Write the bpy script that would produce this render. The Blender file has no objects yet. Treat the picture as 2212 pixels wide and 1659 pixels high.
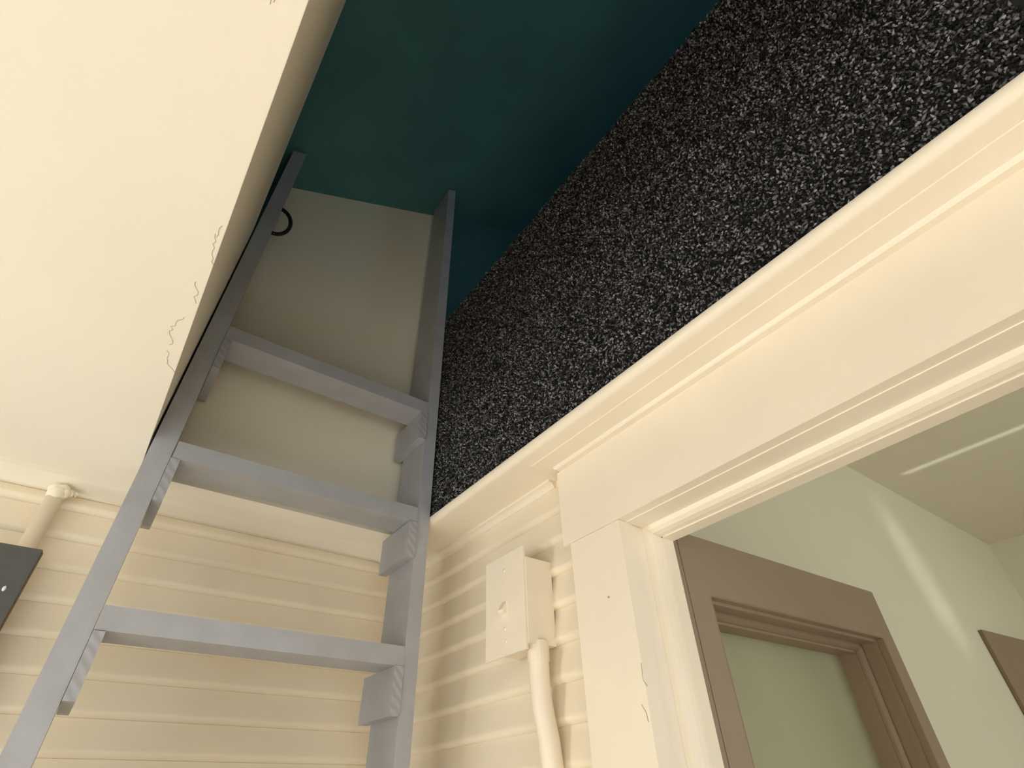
import bpy, bmesh, math, random
import numpy as np
from mathutils import Matrix, Vector
C = bpy.context.scene.collection
SC = bpy.context.scene
random.seed(7); RNG = np.random.default_rng(7)
H = 1.62                      # height of the eye above the floor; all z below are relative to it

# ------------------------------------------------------------------ camera
def camera():
    yaw, pitch, roll = 6.48117789e-01, 6.87739268e-01, -3.14196003e-02
    cy, sy, cp, sp, cr, sr = math.cos(yaw), math.sin(yaw), math.cos(pitch), math.sin(pitch), math.cos(roll), math.sin(roll)
    f = Vector((sy*cp, cy*cp, sp)); r0 = Vector((cy, -sy, 0)); u0 = r0.cross(f)
    r = cr*r0 + sr*u0; u = -sr*r0 + cr*u0
    cam = bpy.data.cameras.new('camera'); o = bpy.data.objects.new('camera', cam); C.objects.link(o)
    M = Matrix((r, u, -f)).transposed().to_4x4(); M.translation = (0, 0, H)
    o.matrix_world = M
    cam.sensor_fit = 'HORIZONTAL'; cam.sensor_width = 36; cam.lens = 1139.4/2212*36; cam.clip_start = 0.01
    SC.camera = o
camera()
# ------------------------------------------------------------------ light
vs = SC.view_settings
vs.view_transform = 'Standard'; vs.look = 'None'; vs.exposure = 0.0; vs.gamma = 1.0; vs.use_curve_mapping = False
SC.cycles.diffuse_bounces = 8; SC.cycles.max_bounces = 12
W = bpy.data.worlds.new('world'); SC.world = W; W.use_nodes = True
W.node_tree.nodes['Background'].inputs[0].default_value = (0.75, 0.87, 1.0, 1); W.node_tree.nodes['Background'].inputs[1].default_value = 1.0
def area(name, loc, target, sx, sy, power, col):
    l = bpy.data.lights.new(name, 'AREA'); l.shape = 'RECTANGLE'; l.size = sx; l.size_y = sy; l.energy = power; l.color = col
    o = bpy.data.objects.new(name, l); C.objects.link(o); o.location = (loc[0], loc[1], loc[2]+H)
    d = Vector(target)-Vector(loc); o.rotation_euler = d.to_track_quat('-Z', 'Y').to_euler()
    return o
area('corner_daylight', (-1.64, 1.00, -.28), (0, 1.00, -.28), .26, .92, 12, (.95, .97, 1.0))          # in window_1, left wall near the corner
area('left_daylight', (-1.64, -.40, -.32), (.3, .55, -.1), 1.0, .95, 8, (.90, .96, 1.0))            # in window_3, left wall
sun = bpy.data.lights.new('sun', 'SUN'); sun.energy = 16.5; sun.angle = math.radians(.6); sun.color = (1.0, .985, .965)
so = bpy.data.objects.new('sun', sun); C.objects.link(so)
so.rotation_euler = Vector((.0, .80, -.58)).to_track_quat('-Z', 'Y').to_euler()               # enters through window_2 behind the camera
area('rear_fill', (-.80, -2.44, -.34), (-.70, 1.2, -.15), 1.6, 1.4, 14, (.90, .96, 1.0))           # unseen fill lamp added at window_2 to brighten the back wall
area('room_fill', (2.2, -1.95, .1), (1.9, .4, .2), 1.0, 1.2, 21, (.91, .945, 1.0))             # unseen lamp added to light the next room
a_ = area('streak_lamp', (2.41, -.15, -1.3), (2.41, -.15, 1.0), .022, 1.45, .045, (1.0, 1.0, .95)); a_.data.spread = math.radians(1.2)   # hidden strip lamp added to throw the streak on the next room's ceiling
b_ = area('wedge_lamp', (2.36, -2.2, .66), (2.36, .67, .66), .16, .52, .05, (1.0, 1.0, .92)); b_.data.spread = math.radians(5)  # hidden narrow lamp added to throw a bright wedge on the side wall
b_.rotation_euler.rotate_axis('Z', math.radians(14))
area('loft_daylight', (3.0, -1.2, 1.55), (.9, .0, 1.9), .6, .5, 4.0, (.35, .70, 1.0))             # small gable window of the loft

# ------------------------------------------------------------------ materials
def mat(name, col, rough=.6, var=.05, scale=6, bump=.0, bscale=60, spec=.4, detail=4, col2=None):
    m = bpy.data.materials.new(name); m.use_nodes = True; n = m.node_tree.nodes; L = m.node_tree.links
    p = n['Principled BSDF']; p.inputs['Roughness'].default_value = rough; p.inputs['Specular IOR Level'].default_value = spec
    tc = n.new('ShaderNodeTexCoord'); nz = n.new('ShaderNodeTexNoise'); nz.inputs['Scale'].default_value = scale; nz.inputs['Detail'].default_value = detail
    geo = n.new('ShaderNodeNewGeometry'); L.new(geo.outputs['Position'], nz.inputs['Vector'])
    rp = n.new('ShaderNodeValToRGB'); a = [c*(1-var) for c in col]; b = [min(1, c*(1+var)) for c in col]
    if col2: a, b = list(col), list(col2)
    rp.color_ramp.elements[0].color = a+[1]; rp.color_ramp.elements[1].color = b+[1]
    rp.color_ramp.elements[0].position = .3; rp.color_ramp.elements[1].position = .7
    L.new(nz.outputs['Fac'], rp.inputs['Fac']); L.new(rp.outputs['Color'], p.inputs['Base Color'])
    if bump:
        n2 = n.new('ShaderNodeTexNoise'); n2.inputs['Scale'].default_value = bscale; n2.inputs['Detail'].default_value = 5
        L.new(geo.outputs['Position'], n2.inputs['Vector'])
        bp = n.new('ShaderNodeBump'); bp.inputs['Strength'].default_value = bump; bp.inputs['Distance'].default_value = .004
        L.new(n2.outputs['Fac'], bp.inputs['Height']); L.new(bp.outputs['Normal'], p.inputs['Normal'])
    return m
CREAM = (.80, .73, .58)
M_ceil = mat('cream ceiling paint', (.83, .775, .655), .75, .02, 3, .12, 25)
M_wall = mat('cream plaster paint', CREAM, .65, .02, 3, .10, 40)
M_side = mat('cream siding paint', (.79, .70, .54), .45, .03, 8, .06, 60, spec=.5)
M_trim = mat('cream trim gloss paint', (.82, .735, .585), .40, .02, 10, .05, 50, spec=.5)
M_box = mat('cream painted metal', (.80, .71, .565), .45, .03, 20, .10, 80, spec=.5)
M_lad = mat('grey blue ladder paint', (.36, .365, .385), .42, .07, 18, .10, 90, spec=.5)
M_end = mat('grey paint on end grain', (.29, .29, .30), .5, .14, 8, .25, 40)
M_teal = mat('dark teal paint', (.065, .18, .185), .55, .10, 5, .05, 40)
M_iron = mat('dark iron', (.012, .011, .009), .4, .1, 30)
M_dark = mat('charcoal board paint', (.075, .077, .074), .55, .06, 40, .05, 200)
M_raw = mat('raw brown board edge', (.16, .10, .05), .8, .25, 150)
M_tan = mat('tan brown door paint', (.27, .195, .125), .45, .03, 8, .05, 60, spec=.5)
M_pane = mat('frosted grey green glass', (.36, .36, .23), .25, .05, 5, spec=.5)
M_room = mat('pale plaster of next room', (.74, .70, .54), .6, .02, 3, .05, 30)
M_floor = mat('pale wood floor', (.63, .59, .545), .4, .12, 12)
M_screw = mat('pale metal', (.7, .7, .66), .3, .05, 30)
M_crack = mat('crack line brown', (.42, .36, .26), .9, .1, 60)  # brownish tone of the paint cracks, shared by nail spot and carpet edge
M_caulk = mat('cream caulk lump', (.80, .74, .58), .6, .08, 60, .3, 90)
M_glass = mat('window sash paint', (.8, .8, .76), .4, .02, 8)

def end_grain():
    m = M_end; n = m.node_tree.nodes; L = m.node_tree.links
    w = n.new('ShaderNodeTexWave'); w.inputs['Scale'].default_value = 34; w.inputs['Distortion'].default_value = 3; w.inputs['Detail Scale'].default_value = 1.2
    w.bands_direction = 'DIAGONAL'; geo = n.new('ShaderNodeNewGeometry'); L.new(geo.outputs['Position'], w.inputs['Vector'])
    rp = n.new('ShaderNodeValToRGB'); rp.color_ramp.elements[0].color = (.305, .305, .315, 1); rp.color_ramp.elements[1].color = (.375, .378, .40, 1)
    L.new(w.outputs['Color'], rp.inputs['Fac']); L.new(rp.outputs['Color'], n['Principled BSDF'].inputs['Base Color'])
end_grain()
def carpet_mat():
    m = bpy.data.materials.new('speckled charcoal carpet'); m.use_nodes = True; n = m.node_tree.nodes; L = m.node_tree.links
    p = n['Principled BSDF']; p.inputs['Roughness'].default_value = .95; p.inputs['Specular IOR Level'].default_value = .15
    g = n.new('ShaderNodeNewGeometry'); rp = n.new('ShaderNodeValToRGB'); e = rp.color_ramp.elements
    e[0].position = 0; e[0].color = (.006, .006, .006, 1); e[1].position = 1; e[1].color = (.34, .335, .32, 1)
    for pos, c in ((.30, (.022, .020, .019)), (.55, (.065, .062, .060)), (.84, (.15, .148, .142))):
        k = e.new(pos); k.color = c+(1,)
    L.new(g.outputs['Random Per Island'], rp.inputs['Fac']); L.new(rp.outputs['Color'], p.inputs['Base Color'])
    return m
M_carpet = carpet_mat()

# ------------------------------------------------------------------ helpers
def obj(name, bm, m, parent=None, smooth=False, bevel=0, origin=None, label=None, cat=None, group=None, kind=None):
    """bm holds world-like coordinates (z relative to the eye); one mesh object"""
    if bevel:
        es = [e for e in bm.edges if len(e.link_faces) == 2 and e.calc_face_angle(0) > .6]
        bmesh.ops.bevel(bm, geom=es, offset=bevel, segments=2, affect='EDGES', profile=.6)
    bmesh.ops.recalc_face_normals(bm, faces=bm.faces)
    for v in bm.verts: v.co.z += H
    me = bpy.data.meshes.new(name); 
    co = np.array([v.co for v in bm.verts])
    lo, hi = co.min(0), co.max(0)
    if origin is None: origin = ((lo[0]+hi[0])/2, (lo[1]+hi[1])/2, lo[2])
    else: origin = (origin[0], origin[1], origin[2]+H)
    for v in bm.verts: v.co -= Vector(origin)
    bm.to_mesh(me); bm.free()
    if smooth:
        for p in me.polygons: p.use_smooth = True
        if smooth == 'edge': me.set_sharp_from_angle(angle=math.radians(35))
    me.materials.append(m)
    o = bpy.data.objects.new(name, me); C.objects.link(o)
    o.location = Vector(origin)
    if parent is not None:
        o.parent = parent; o.location = Vector(origin) - world_loc(parent)
    tag(o, label, cat, group, kind)
    return o
def world_loc(o):
    v = Vector(o.location)
    while o.parent: o = o.parent; v += o.location
    return v
def tag(o, label=None, cat=None, group=None, kind=None):
    for k, v in (('label', label), ('category', cat), ('group', group), ('kind', kind)):
        if v: o[k] = v
def empty(name, loc, label, cat, group=None, kind=None):
    o = bpy.data.objects.new(name, None); C.objects.link(o); o.location = (loc[0], loc[1], loc[2]+H); o.empty_display_size = .05
    tag(o, label, cat, group, kind); return o
def box(bm, x0, x1, y0, y1, z0, z1):
    v = [bm.verts.new((x, y, z)) for x in (x0, x1) for y in (y0, y1) for z in (z0, z1)]
    for f in ((0,1,3,2),(4,6,7,5),(0,4,5,1),(2,3,7,6),(0,2,6,4),(1,5,7,3)): bm.faces.new([v[i] for i in f])
    return bm
def B(x0, x1, y0, y1, z0, z1): return box(bmesh.new(), x0, x1, y0, y1, z0, z1)
def prism(pts, axis, a, b, bm=None):
    """closed 2-D outline swept along an axis. axis 'x': pts=(y,z); 'y': pts=(x,z); 'z': pts=(x,y)"""
    bm = bm or bmesh.new()
    def P(p, t): return {'x': (t, p[0], p[1]), 'y': (p[0], t, p[1]), 'z': (p[0], p[1], t)}[axis]
    A = [bm.verts.new(P(p, a)) for p in pts]; Bv = [bm.verts.new(P(p, b)) for p in pts]
    n = len(pts)
    for i in range(n): bm.faces.new((A[i], A[(i+1) % n], Bv[(i+1) % n], Bv[i]))
    bm.faces.new(A); bm.faces.new(Bv[::-1]); return bm
def tube(path, r, seg=16, bm=None, cap=True):
    bm = bm or bmesh.new(); path = [Vector(p) for p in path]; rings = []; prev = None
    rs = r if isinstance(r, (list, tuple)) else [r]*len(path)
    for i, p in enumerate(path):
        t = (path[min(i+1, len(path)-1)] - path[max(i-1, 0)]).normalized()
        a = prev - t*prev.dot(t) if prev is not None else t.orthogonal()
        a.normalize(); prev = a; b = t.cross(a)
        rings.append([bm.verts.new(p + rs[i]*(math.cos(q)*a + math.sin(q)*b)) for q in (2*math.pi*k/seg for k in range(seg))])
    for A, D in zip(rings, rings[1:]):
        for k in range(seg): bm.faces.new((A[k], A[(k+1) % seg], D[(k+1) % seg], D[k]))
    if cap: bm.faces.new(rings[0]); bm.faces.new(rings[-1][::-1])
    return bm

# ------------------------------------------------------------------ measures (metres from the eye)
YB = 1.215            # back wall
XS = .595             # right wall base plane
XT, ZT, ZU = .4875, .5036, .4865   # ledge front, top, underside
ZC = .507             # low ceiling
XO = -.0445           # left side of the ceiling opening
YW = 1.09             # rear side of the opening / loft wall
XC = .567             # casing front
YF = -.9              # front end of the opening
FZ = -H
S = 'structure'
# ------------------------------------------------------------------ room shell
obj('floor', B(-2.6, 3.7, -3.0, 1.6, FZ-.1, FZ), M_floor, kind=S, label='pale wooden floor of the room', cat='floor')
# low ceiling as one slab with the opening cut in it, its rear end turned down to the siding
cb = bmesh.new()
prism([(-2.6, .507), (1.135, .507), (1.150, .5065), (1.165, .504), (YB-.011, .4905), (YB+.02, .4885), (YB+.02, .58), (-2.6, .58)], 'x', -2.6, XO-.0005, cb)
prism([(YW, .507), (1.135, .507), (1.150, .5065), (1.165, .504), (YB-.011, .4905), (YB+.02, .4885), (YB+.02, .56), (YW, .56)], 'x', XO, XS, cb)
box(cb, XO, XS, -2.6, YF, .507, .58)
ceil_low = obj('ceiling', cb, M_ceil, kind=S, label='low cream painted ceiling beside the ladder opening', cat='ceiling')
# fine raised and cracked paint lines on the ceiling
ck = bmesh.new()
def crack(x, y, dx, dy, n, r=.00042):
    ang = math.atan2(dy, dx); L = math.hypot(dx, dy)/n; pts = [(x, y, .507)]
    for i in range(n):
        a = ang + random.uniform(-.75, .75); x += L*math.cos(a); y += L*math.sin(a); pts.append((x, y, .507))
    tube(pts, r, 4, ck)
for (x, y, dx, dy, n) in ((-.053, .465, -.006, .05, 9), (-.056, .55, -.003, .04, 7), (-.055, .62, -.006, .075, 12), (-.062, .70, .006, .05, 8), (-.049, .45, -.002, .02, 4),
                          (-.066, .205, -.001, .006, 1), (-.069, .209, -.001, .005, 1)):
    crack(x, y, dx, dy, n)
obj('paint_cracks', ck, M_crack, ceil_low, kind='stuff', label='thin dark cracks in the ceiling paint')

# back wall with lapped siding boards
wb = obj('wall_back', B(-2.6, .75, YB+.004, YB+.12, FZ, .50), M_side, kind=S, label='cream back wall clad with lapped siding boards', cat='wall')
HB, ZB0, ZB1 = .0535, .4080, .4205
def lap(d, zb, zt):
    """outline of one lapped board; d = +1/-1 towards the room is handled by the caller, base plane at 0"""
    s = (zt-zb)
    return [(-.004, zt), (0.0005, zt), (.0090, zb+.0135), (.0096, zb+.0110), (.0093, zb+.0085), (.0080, zb+.0055), (.0055, zb+.0028), (.0015, zb+.0004), (-.004, zb)]
def board(zb, zt, axis, base, a, b, parent):
    pts = [(base-d, z) for d, z in lap(1, zb, zt)]
    o = obj('siding_board', prism(pts, axis, a, b), M_side, parent)
    for p in o.data.polygons: p.use_smooth = True
    o.data.set_sharp_from_angle(angle=math.radians(50))
    return o
def courses(z0, top):
    out = []; zb = z0 + 2*HB
    while zb > FZ:
        if zb < top-.004: out.append((zb, min(zb+HB, top)))
        zb -= HB
    return out
for zb, zt in courses(ZB0, .489): board(zb, zt, 'x', YB, -1.72, XS, wb)
# right wall: siding either side of the door
YJ0, YJ1 = -.12, .497         # door opening
wr = obj('wall_right', B(XS, .662, YJ1+.02, YB+.1, FZ, ZU), M_side, kind=S, label='cream right wall of siding between corner and door', cat='wall')
wr2 = obj('wall_right', B(XS, .662, -2.6, YJ0-.02, FZ, ZU), M_side, kind=S, label='cream right wall of siding on the near side of the door', cat='wall')
obj('wall_right', B(XS, .662, YJ0-.02, YJ1+.02, .352, ZU), M_side, kind=S, label='short piece of right wall above the door head', cat='wall')
for zb, zt in courses(ZB1, .474):
    board(zb, zt, 'y', XS, .58, YB-.001, wr); board(zb, zt, 'y', XS, -2.45, YJ0-.08, wr2)
# left and rear walls with their windows, the rear one added
wl = bmesh.new()
for a, b in ((-2.6, -.95), (.15, .85), (1.15, 1.3)): box(wl, -1.82, -1.70, a, b, FZ, .507)
for a, b in ((-.95, .15), (.85, 1.15)): box(wl, -1.82, -1.70, a, b, FZ, -.84); box(wl, -1.82, -1.70, a, b, .24, .507)
obj('wall_left', wl, M_wall, kind=S, label='cream left wall with two windows', cat='wall')
wf = bmesh.new()
box(wf, -1.82, -1.62, -2.6, -2.48, FZ, .507); box(wf, .3, .66, -2.6, -2.48, FZ, .507)
box(wf, -1.62, .3, -2.6, -2.48, FZ, -1.1); box(wf, -1.62, .3, -2.6, -2.48, .42, .507)
obj('wall_rear', wf, M_wall, kind=S, label='cream rear wall behind the viewer with an added wide window', cat='wall')
def sash(n, axis, a0, a1, z0, z1, p, lab):
    w = empty('window_%d' % n, (p if axis == 'y' else (a0+a1)/2, (a0+a1)/2 if axis == 'y' else p, z0), lab, 'window', kind=S)
    for nm, (u0, u1, w0, w1) in (('sash', (a0, a1, z1-.05, z1)), ('sash', (a0, a1, z0, z0+.05)), ('sash', (a0, a0+.05, z0+.05, z1-.05)), ('sash', (a1-.05, a1, z0+.05, z1-.05))):
        bm = B(p-.02, p+.02, u0, u1, w0, w1) if axis == 'y' else B(u0, u1, p-.02, p+.02, w0, w1)
        obj(nm, bm, M_glass, w)
sash(1, 'y', .85, 1.15, -.84, .24, -1.76, 'narrow window in the left wall by the corner')
sash(3, 'y', -.95, .15, -.84, .24, -1.76, 'wide window in the left wall')
sash(2, 'x', -1.62, .3, -1.1, .42, -2.53, 'added unseen wide window behind the viewer')  # window invented to let the sun reach the floor

# ------------------------------------------------------------------ ledge and door trim on the right wall
lt = bmesh.new()
nose = [(XT+.011*(1-math.cos(a)), ZU+.0135-.0135*math.sin(a)) for a in [math.radians(9*k) for k in range(11)]]
prism(nose + [(.63, ZU), (.63, ZT), (XT+.0030, ZT), (XT+.0006, ZT-.0012)], 'y', -2.45, YB-.004, lt)
obj('trim_1', lt, M_trim, smooth='edge', kind=S, label='cream ledge board running under the carpeted loft wall', cat='trim')
mo = bmesh.new()
q = [(XS+.004, ZU), (XS-.017, ZU), (XS-.0165, ZU-.004)] + [(XS-.0165+.012*math.sin(a), ZU-.004-.010*(1-math.cos(a))) for a in (.4, .8, 1.2, 1.57)] + [(XS+.004, ZU-.016)]
prism(q, 'y', .66, YB-.004, mo)
obj('trim_2', mo, M_trim, smooth='edge', kind=S, label='small cove moulding between ledge and siding', cat='trim')
# casing
dc = empty('door_1', (XC, YJ1, FZ), 'cream cased doorway with a flat head board and moulded cap', 'doorway', kind=S)
obj('side_casing', B(XC, XS, YJ1, .6055, FZ, .339), M_trim, dc, bevel=.0023)
obj('side_casing', B(XC, XS, -.2329, YJ0, FZ, .339), M_trim, dc, bevel=.0023)
obj('head_board', B(XC-.0016, XS, -.2484, .621, .3395, .4756), M_trim, dc, bevel=.0026)
cp = [(XS, .4750), (XC-.0125, .4750), (XC-.0150, .4770), (XC-.0165, .4800), (XC-.0280, .4830), (XC-.0450, .4845), (XC-.0455, .4863), (XS, .4863)]
cap = bmesh.new(); n = len(cp)
def ext(x): return (XC-x)*.9            # the cap returns on itself at the end: project sideways like it does forwards
ringA = [cap.verts.new((x, .6005 + max(0, ext(x)), z)) for x, z in cp]; ringB = [cap.verts.new((x, -.242 - max(0, ext(x)), z)) for x, z in cp]
for i in range(n): cap.faces.new((ringA[i], ringA[(i+1) % n], ringB[(i+1) % n], ringB[i]))
# end returns
for ring, s in ((ringA, 1), (ringB, -1)):
    back = [cap.verts.new((XS, v.co.y, v.co.z)) for v in ring]
    for i in range(n):
        try: cap.faces.new((ring[i], ring[(i+1) % n], back[(i+1) % n], back[i]))
        except ValueError: pass
obj('head_cap', cap, M_trim, dc, smooth='edge')
# jambs with stops; their rear edges are painted the tan of the next room
def jamb(y0, s):
    # s=+1: jamb at the larger y, its face looks to -y
    pts = [(XC+.0041, 0), (.6189, 0), (.621, -.0062), (.6272, -.0103), (.6355, -.0122), (.6443, -.0129), (.6443, -.0147), (.6686, -.0147), (.6707, -.0124), (.6707, .031), (XC+.0041, .031)]
    return prism([(x, y0 + s*t) for x, t in pts], 'z', FZ, .3488)
obj('jamb', jamb(YJ1+.0012, 1), M_trim, dc); obj('jamb', jamb(YJ0-.0012, -1), M_trim, dc)
hp = [(XC+.0041, .34), (.5822, .34), (.5825, .3382), (.6189, .3382), (.621, .3322), (.6272, .3281), (.6355, .3262), (.6443, .3255), (.6443, .3237), (.6686, .3237), (.6707, .326), (.6707, .3829), (XC+.0041, .3829)]
obj('head_jamb', prism(hp, 'y', YJ0, YJ1), M_trim, dc)
obj('rear_jamb', B(.6712, .6968, YJ1, YJ1+.031, FZ, .336), M_tan, dc, label='tan painted rear edge of the jamb')
obj('rear_jamb', B(.6712, .6968, YJ0-.031, YJ0, FZ, .336), M_tan, dc, label='tan painted rear edge of the jamb')
obj('rear_head', B(.6712, .6858, YJ0-.031, YJ1+.031, .3364, .385), M_tan, dc, label='tan painted rear edge of the head')
kc = bmesh.new()
tube([(XC-.0002, y, z) for y, z in ((.4978, .1464), (.4987, .127), (.4936, .1201))], .0005, 4, kc); tube([(XC-.0002, y, z) for y, z in ((.5078, .1024), (.5019, .093), (.5012, .0835))], .0005, 4, kc)
obj('paint_cracks', kc, M_crack, dc, kind='stuff', label='hairline cracks in the casing paint')
nl = bmesh.new(); bmesh.ops.create_uvsphere(nl, u_segments=8, v_segments=6, radius=.0017, matrix=Matrix.Translation((XC, .5377, .2375)))
obj('nail_head', nl, M_crack, dc, label='dark nail spot on the left casing')

# ------------------------------------------------------------------ next room
RY, RZ, RX = .6727, 1.035, 3.5811
obj('wall_far', B(RX, RX+.1035, -2.691, RY+.1035, FZ, RZ), M_room, kind=S, label='far wall of the next room', cat='wall')
obj('wall_side', B(.6645, RX, RY, RY+.1035, FZ, RZ), M_room, kind=S, label='pale side wall of the next room behind the tan door', cat='wall')
obj('wall_near', B(.6645, .7245, -2.691, YJ0-.031, FZ, RZ), M_room, kind=S, label='next room wall around the doorway, near side', cat='wall')
obj('wall_near', B(.6645, .6831, YJ1+.031, RY, FZ, RZ), M_room, kind=S, label='next room wall around the doorway, corner side', cat='wall')
obj('wall_near', B(.6645, .6831, YJ0-.031, YJ1+.031, .385, RZ), M_room, kind=S, label='next room wall above the doorway', cat='wall')
obj('wall_end', B(.6645, RX, -2.7945, -2.691, FZ, RZ), M_room, kind=S, label='end wall of the next room', cat='wall')
obj('ceiling_far', B(.6645, RX+.1035, -2.7945, RY+.1035, RZ, RZ+.0517), M_room, kind=S, label='pale ceiling of the next room', cat='ceiling')

# tan door, swung open into the next room; built flat along +x from its hinge, then turned
ddw, dtop, dth = .5858, .3535, .1014
dr = empty('door_2', (.6976, .4963, FZ), 'tan brown door standing open in the next room with a recessed pane', 'door', kind=S)
DX, DY = .6976, .4963; ang = math.radians(-1.9)
def dv(u, v, z):      # u along the door, v into its thickness
    return (DX + u*math.cos(ang) - v*math.sin(ang), DY + u*math.sin(ang) + v*math.cos(ang), z)
def dbox(u0, u1, v0, v1, z0, z1, bm=None):
    bm = bm or bmesh.new(); v = [bm.verts.new(dv(u, w, z)) for u in (u0, u1) for w in (v0, v1) for z in (z0, z1)]
    for f in ((0,1,3,2),(4,6,7,5),(0,4,5,1),(2,3,7,6),(0,2,6,4),(1,5,7,3)): bm.faces.new([v[i] for i in f])
    return bm
U0, U1, Z0p, Z1p = .0492, .5682, -1.2937, .2582
obj('stile', dbox(0, U0, 0, dth, FZ+.0103, dtop), M_tan, dr, bevel=.0021)
obj('stile', dbox(U1, .5858+.0248, 0, dth, FZ+.0103, dtop), M_tan, dr, bevel=.0021)
obj('top_rail', dbox(U0, U1, 0, dth, Z1p, dtop), M_tan, dr)
obj('bottom_rail', dbox(U0, U1, 0, dth, FZ+.0103, Z0p), M_tan, dr)
# stepped moulding inside the recess: profile (depth, inset)
prof = [(0, .0012), (.0124, .0012), (.0124, .0067), (.0228, .0067), (.0228, .0047), (.0414, .0047), (.0414, .0114), (.0486, .0145), (.0538, .015), (.0538, .0191), (.0642, .0191), (.0642, .0176), (.0911, .0176), (.0911, -.001), (0, -.001)]
def mould(side):
    bm = bmesh.new(); n = len(prof)
    def P(d, t, e):
        if side == 'top': return dv(U0+t if e == 0 else U1-t, d, Z1p-t)
        if side == 'bottom': return dv(U0+t if e == 0 else U1-t, d, Z0p+t)
        if side == 'left': return dv(U0+t, d, Z0p+t if e == 0 else Z1p-t)
        return dv(U1-t, d, Z0p+t if e == 0 else Z1p-t)
    A = [bm.verts.new(P(d, t, 0)) for d, t in prof]; D = [bm.verts.new(P(d, t, 1)) for d, t in prof]
    for i in range(n): bm.faces.new((A[i], A[(i+1) % n], D[(i+1) % n], D[i]))
    return bm
for s in ('top', 'bottom', 'left', 'right'): obj('moulding', mould(s), M_tan, dr)
obj('pane', dbox(U0, U1, .089, .0952, Z0p, Z1p), M_pane, dr, label='grey green frosted pane')

# second tan door far along the side wall
d3 = empty('door_3', (2.5047, .621, FZ), 'second tan door partly in view at the far end of the next room', 'door', kind=S)
bm = prism([(2.639, .658), (3.2, .613), (3.205, .660), (2.645, .6722)], 'z', FZ+.0103, .4948)
obj('door_leaf', bm, M_tan, d3, bevel=.0031)

# ------------------------------------------------------------------ loft above the opening
obj('wall_loft', B(-.030, .4785, YW, YW+.06, .56, 1.83), M_wall, kind=S, label='cream loft wall behind the ladder top', cat='wall')
rz = lambda x: 1.5302 + .5700*x
def wall_poly(x0, x1, y0, y1, z0): return prism([(x0, z0), (x1, z0), (x1, rz(x1)), (x0, rz(x0))], 'y', y0, y1)
obj('wall_loft', wall_poly(.4787, 3.7, YW, YW+.06, .56), M_teal, kind=S, label='dark teal loft wall right of the ladder', cat='wall')
obj('wall_loft', wall_poly(-1.6, -.0302, YW, YW+.06, .582), M_teal, kind=S, label='dark teal loft wall left of the ladder', cat='wall')
obj('wall_loft', wall_poly(-1.6, 3.7, -3.0, -2.9, .55), M_teal, kind=S, label='dark teal loft wall behind the viewer', cat='wall')
obj('ceiling_loft', prism([(-1.7, rz(-1.7)), (3.7, rz(3.7)), (3.7, rz(3.7)+.1), (-1.7, rz(-1.7)+.1)], 'y', -3.0, YW+.06), M_teal, kind=S, label='dark teal sloping ceiling of the loft', cat='ceiling')
obj('wall_loft_end', B(3.65, 3.7, -3.0, YW+.06, 1.0, 3.7), M_teal, kind=S, label='dark teal end wall of the loft', cat='wall')
obj('wall_loft_low', B(-1.75, -1.65, -3.0, YW+.06, .5, .7), M_teal, kind=S, label='low teal wall where the loft ceiling meets the floor', cat='wall')
# cream half wall on the left of the opening
hw = bmesh.new()
prism([(XO, .507), (XO, 1.108), (XO-.006, 1.116), (XO-.02, 1.119), (-.14, 1.119), (-.14, .582), (XO-.0004, .582), (XO-.0004, .507)], 'y', -2.4, YW-.001, hw)
obj('wall_half', hw, M_ceil, kind=S, label='cream half wall on the left of the ladder opening', cat='wall')
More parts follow.
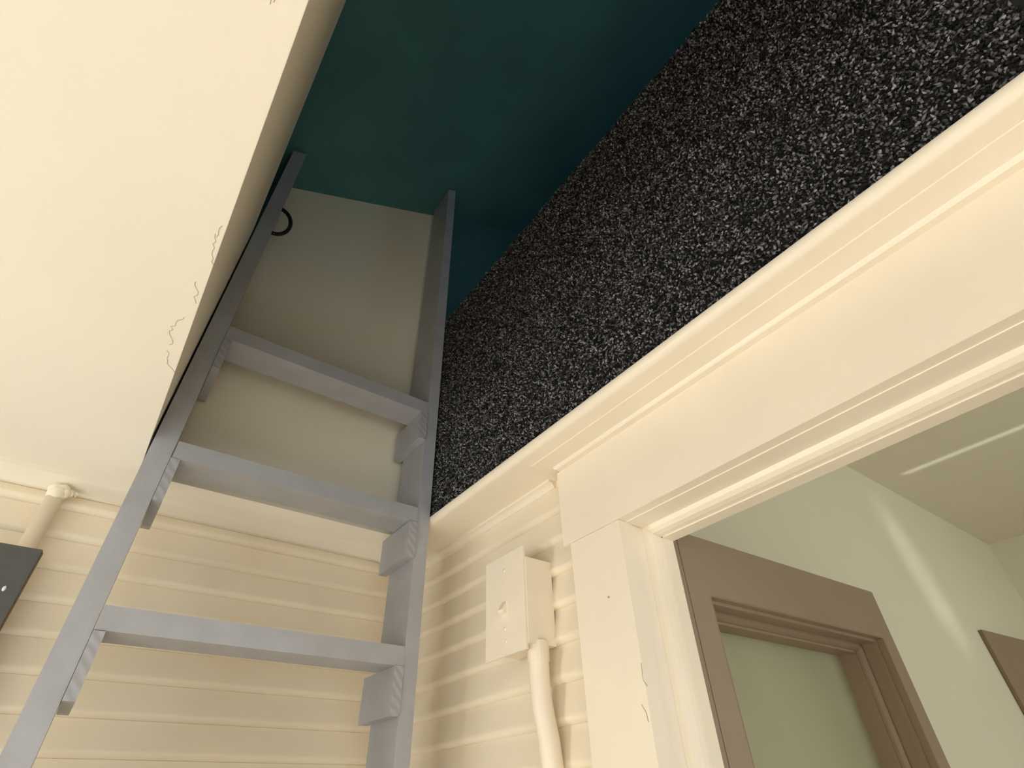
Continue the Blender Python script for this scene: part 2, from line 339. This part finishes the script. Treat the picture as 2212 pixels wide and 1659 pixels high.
# carpeted half wall on the right
kw = empty('carpeted_half_wall', (.55, 0, ZT), 'half wall above the door ledge covered in speckled charcoal carpet', 'wall', kind=S)
obj('backing', B(XT+.0105, .62, -2.4, YW-.001, ZT, 1.118), mat('carpet backing', (.012, .012, .012), .95), kw)
obj('carpet_edge', B(XT+.006, XT+.011, -1.0, YW-.001, ZT, ZT+.004), M_crack, kw, label='dark cut edge of the carpet')
def carpet():
    y0, y1, z0, z1 = -.16, YW-.004, ZT+.003, 1.119
    pitch = .0036
    ys = np.arange(y0, y1, pitch); zs = np.arange(z0, z1, pitch)
    Yg, Zg = np.meshgrid(ys, zs); P = np.c_[np.full(Yg.size, XT+.0085), Yg.ravel(), Zg.ravel()]
    xs = np.arange(XT+.012, .60, pitch*1.3); Yt, Xt = np.meshgrid(ys[::1], xs)         # over the rounded top
    P = np.r_[P, np.c_[Xt.ravel(), Yt.ravel(), np.full(Yt.size, z1)]]
    N = len(P); nf = Yg.size
    P[:, 1:] += RNG.normal(0, .0011, (N, 2)); P[:, 0] += RNG.normal(0, .0011, N)
    # each tuft: a small twisted lozenge of yarn (octahedron)
    d = RNG.normal(0, 1, (N, 3)); d[:nf, 0] = d[:nf, 0]*.5 - .9; d[nf:, 2] = np.abs(d[nf:, 2])+.6; d[:, 2] -= .35
    d /= np.linalg.norm(d, axis=1)[:, None]
    a = np.cross(d, RNG.normal(0, 1, (N, 3))); a /= np.linalg.norm(a, axis=1)[:, None]; b = np.cross(d, a)
    ln = RNG.uniform(.0026, .0062, N)[:, None]; w = RNG.uniform(.0013, .0026, N)[:, None]
    V = np.stack([P+d*ln, P+a*w, P+b*w, P-a*w, P-b*w, P-d*ln*.6], 1).reshape(-1, 3); V[:, 2] += H
    F = np.array([(0,1,2),(0,2,3),(0,3,4),(0,4,1),(5,2,1),(5,3,2),(5,4,3),(5,1,4)])
    F = (F[None] + (np.arange(N)*6)[:, None, None]).reshape(-1, 3)
    org = world_loc(kw)
    me = bpy.data.meshes.new('carpet_pile'); V = V - np.array(org)
    me.vertices.add(len(V)); me.vertices.foreach_set('co', V.ravel())
    me.loops.add(F.size); me.loops.foreach_set('vertex_index', F.ravel().astype(np.int32))
    me.polygons.add(len(F)); me.polygons.foreach_set('loop_start', np.arange(0, F.size, 3, dtype=np.int32))
    me.update(calc_edges=True); me.materials.append(M_carpet)
    o = bpy.data.objects.new('carpet_pile', me); C.objects.link(o); o.parent = kw
    tag(o, 'speckled charcoal carpet pile', None, None, 'stuff')
carpet()
obj('floor_loft', B(.62, 3.7, -3.0, YW, 1.052, 1.09), M_teal, kind=S, label='raised loft floor beyond the carpeted half wall', cat='floor')

# ------------------------------------------------------------------ ladder
lad = empty('wooden_ladder', (.22, 1.0, FZ), 'grey painted wooden ladder fixed upright, passing through the ceiling opening', 'ladder')
YL0, YL1 = .95, 1.06
def rail(x0, x1):
    g = .013
    bm = bmesh.new(); t0, t1 = rz(x0)-g, rz(x1)-g
    return prism([(x0, FZ), (x1, FZ), (x1, t1), (x0, t0)], 'y', YL0, YL1, bm)
obj('side_rail', rail(-.0405, -.0068), M_lad, lad, bevel=.0022)
obj('side_rail', rail(.4585, .4868), M_lad, lad, bevel=.0022)
zr = [.2110+.2752*k for k in range(-6, 3)]
zr[-3], zr[-2], zr[-1] = .2110, .4826, .7640
for i, z in enumerate(zr):
    if i >= len(zr): break
    dx = .0008 if i % 2 else 0
    obj('rung', B(-.0055+dx, .4578, .9485, 1.021, z, z+.0325), M_lad, lad, bevel=.0018)
    for x0, x1, sd in ((.4405, .4583, 1), (-.0062, .0085, -1)):
        hgt = .0755 if sd > 0 else (.077 if abs(z-.211) > .01 else .083)
        zt = z - (.0012 if (sd < 0 or i % 2) else .0004)
        bm = B(x0, x1, .9465, 1.0755, zt-hgt, zt)
        o = obj('rung_block', bm, M_lad, lad, bevel=.0016)
        o.data.materials.append(M_end)
        for p in o.data.polygons:
            if abs(p.normal.y) > .95: p.material_index = 1
# U-shaped iron grab handles, one on each rail
def ring(x, s, y, zc):
    pts = []
    for k in range(15):
        a = math.radians(-90 + 180*k/14)
        pts.append((x + s*.036*math.cos(a)-s*.002, y, zc + .054*math.sin(a)))
    return tube(pts, .0052, 10)
obj('grab_handle', ring(-.0068, 1, 1.0, 1.2365), M_iron, lad, smooth=True, label='dark iron grab handle on the left rail')
obj('grab_handle', tube([(.4860, 1.03, 1.395), (.4925, 1.03, 1.400), (.4945, 1.03, 1.42), (.4945, 1.03, 1.44), (.4925, 1.03, 1.46), (.4860, 1.03, 1.465)], .005, 8), M_iron, lad, smooth=True, label='dark iron grab handle on the right rail')

# ------------------------------------------------------------------ switch box with its conduit
XP = .5335
sw = empty('light_switch', (XS, .7348, .2049), 'cream painted surface switch box on siding beside the door casing', 'light switch')
bx = prism([(.6836, .2049), (.7814, .2049), (.7814, .3379), (.6836, .3379)], 'x', XP+.001, XS-.0062)
obj('switch_box', bx, M_box, sw, bevel=.0041)
obj('cover_plate', B(XP-.0023, XP+.0009, .6857, .7969, .1961, .3576), M_box, sw, bevel=.0007)
tg = bmesh.new(); tl = [(XP-.0021, .2572), (XP-.0103, .2603), (XP-.0119, .2644), (XP-.0093, .2691), (XP-.0021, .2815)]
prism(tl, 'y', .7343, .7468, tg)
obj('toggle', tg, M_box, sw, bevel=.0012)
lump = bmesh.new(); box(lump, XP-.0036, XP-.0016, .7281, .753, .2531, .2872)
obj('toggle_collar', lump, M_box, sw, bevel=.0009)
for y, z in ((.7411, .3307), (.7411, .2365), (.738, .2168)):
    bm = bmesh.new(); bmesh.ops.create_uvsphere(bm, u_segments=10, v_segments=6, radius=.0033, matrix=Matrix.Translation((XP-.0023, y, z)) @ Matrix.Diagonal((.45, 1, 1, 1)))
    obj('screw', bm, M_box, sw, smooth=True)
XM = .561
cd = [(XM, .6955, .2101), (XM, .6955, .1811), (XM, .6955, .1604), (XM+.0005, .6945, .1346), (XM+.0031, .6924, .1087), (XM+.0062, .6893, .0828), (XM+.0083, .6872, .0517), (XM+.0088, .6867, 0), (XM+.0088, .6867, -.414), (XM+.0088, .6867, FZ)]
obj('conduit', tube(cd, .0157, 20), M_box, sw, smooth=True)
obj('conduit_collar', tube([(XM, .6955, .2106), (XM, .6955, .1827)], .0171, 20), M_box, sw, smooth=False)

# ------------------------------------------------------------------ pipe and dark board on the left
pp = empty('wall_pipe', (-.152, 1.185, FZ), 'cream painted pipe rising from behind the dark board to the ceiling', 'pipe')
PY = 1.183
obj('pipe', tube([(-.150, PY, FZ), (-.150, PY, .478)], .0135, 20), M_box, pp, smooth=True)
lum = bmesh.new()
for (x, y, z, r) in ((-.150, PY-.002, .474, .0155), (-.146, PY+.001, .482, .014), (-.139, PY-.004, .478, .010), (-.155, PY, .483, .012), (-.131, PY-.002, .480, .006), (-.124, PY, .481, .0045)):
    bmesh.ops.create_icosphere(lum, subdivisions=2, radius=r, matrix=Matrix.Translation((x, y, z)))
for v in lum.verts: v.co += Vector((random.uniform(-1, 1), random.uniform(-1, 1), random.uniform(-1, 1)))*.0016
obj('caulk_lump', lum, M_caulk, pp, smooth=True, label='lumpy cream filler where the pipe meets the ceiling')
DBY = 1.13
db = empty('dark_board', (-.47, DBY, FZ), 'charcoal painted upright board with a raw brown edge at left', 'board')
obj('face', B(-.45, -.1215, DBY, DBY+.0125, FZ, .3585), M_dark, db, bevel=.003)
obj('raw_edge', B(-.1214, -.1200, DBY+.002, DBY+.0125, FZ, .3555), M_raw, db, label='raw brown edge')
bm = bmesh.new(); bmesh.ops.create_uvsphere(bm, u_segments=10, v_segments=8, radius=.0032, matrix=Matrix.Translation((-.1415, DBY-.0005, .2925)) @ Matrix.Diagonal((.8, .5, 1.3, 1)))
obj('screw', bm, M_screw, db, smooth=True, label='pale screw head on the board')
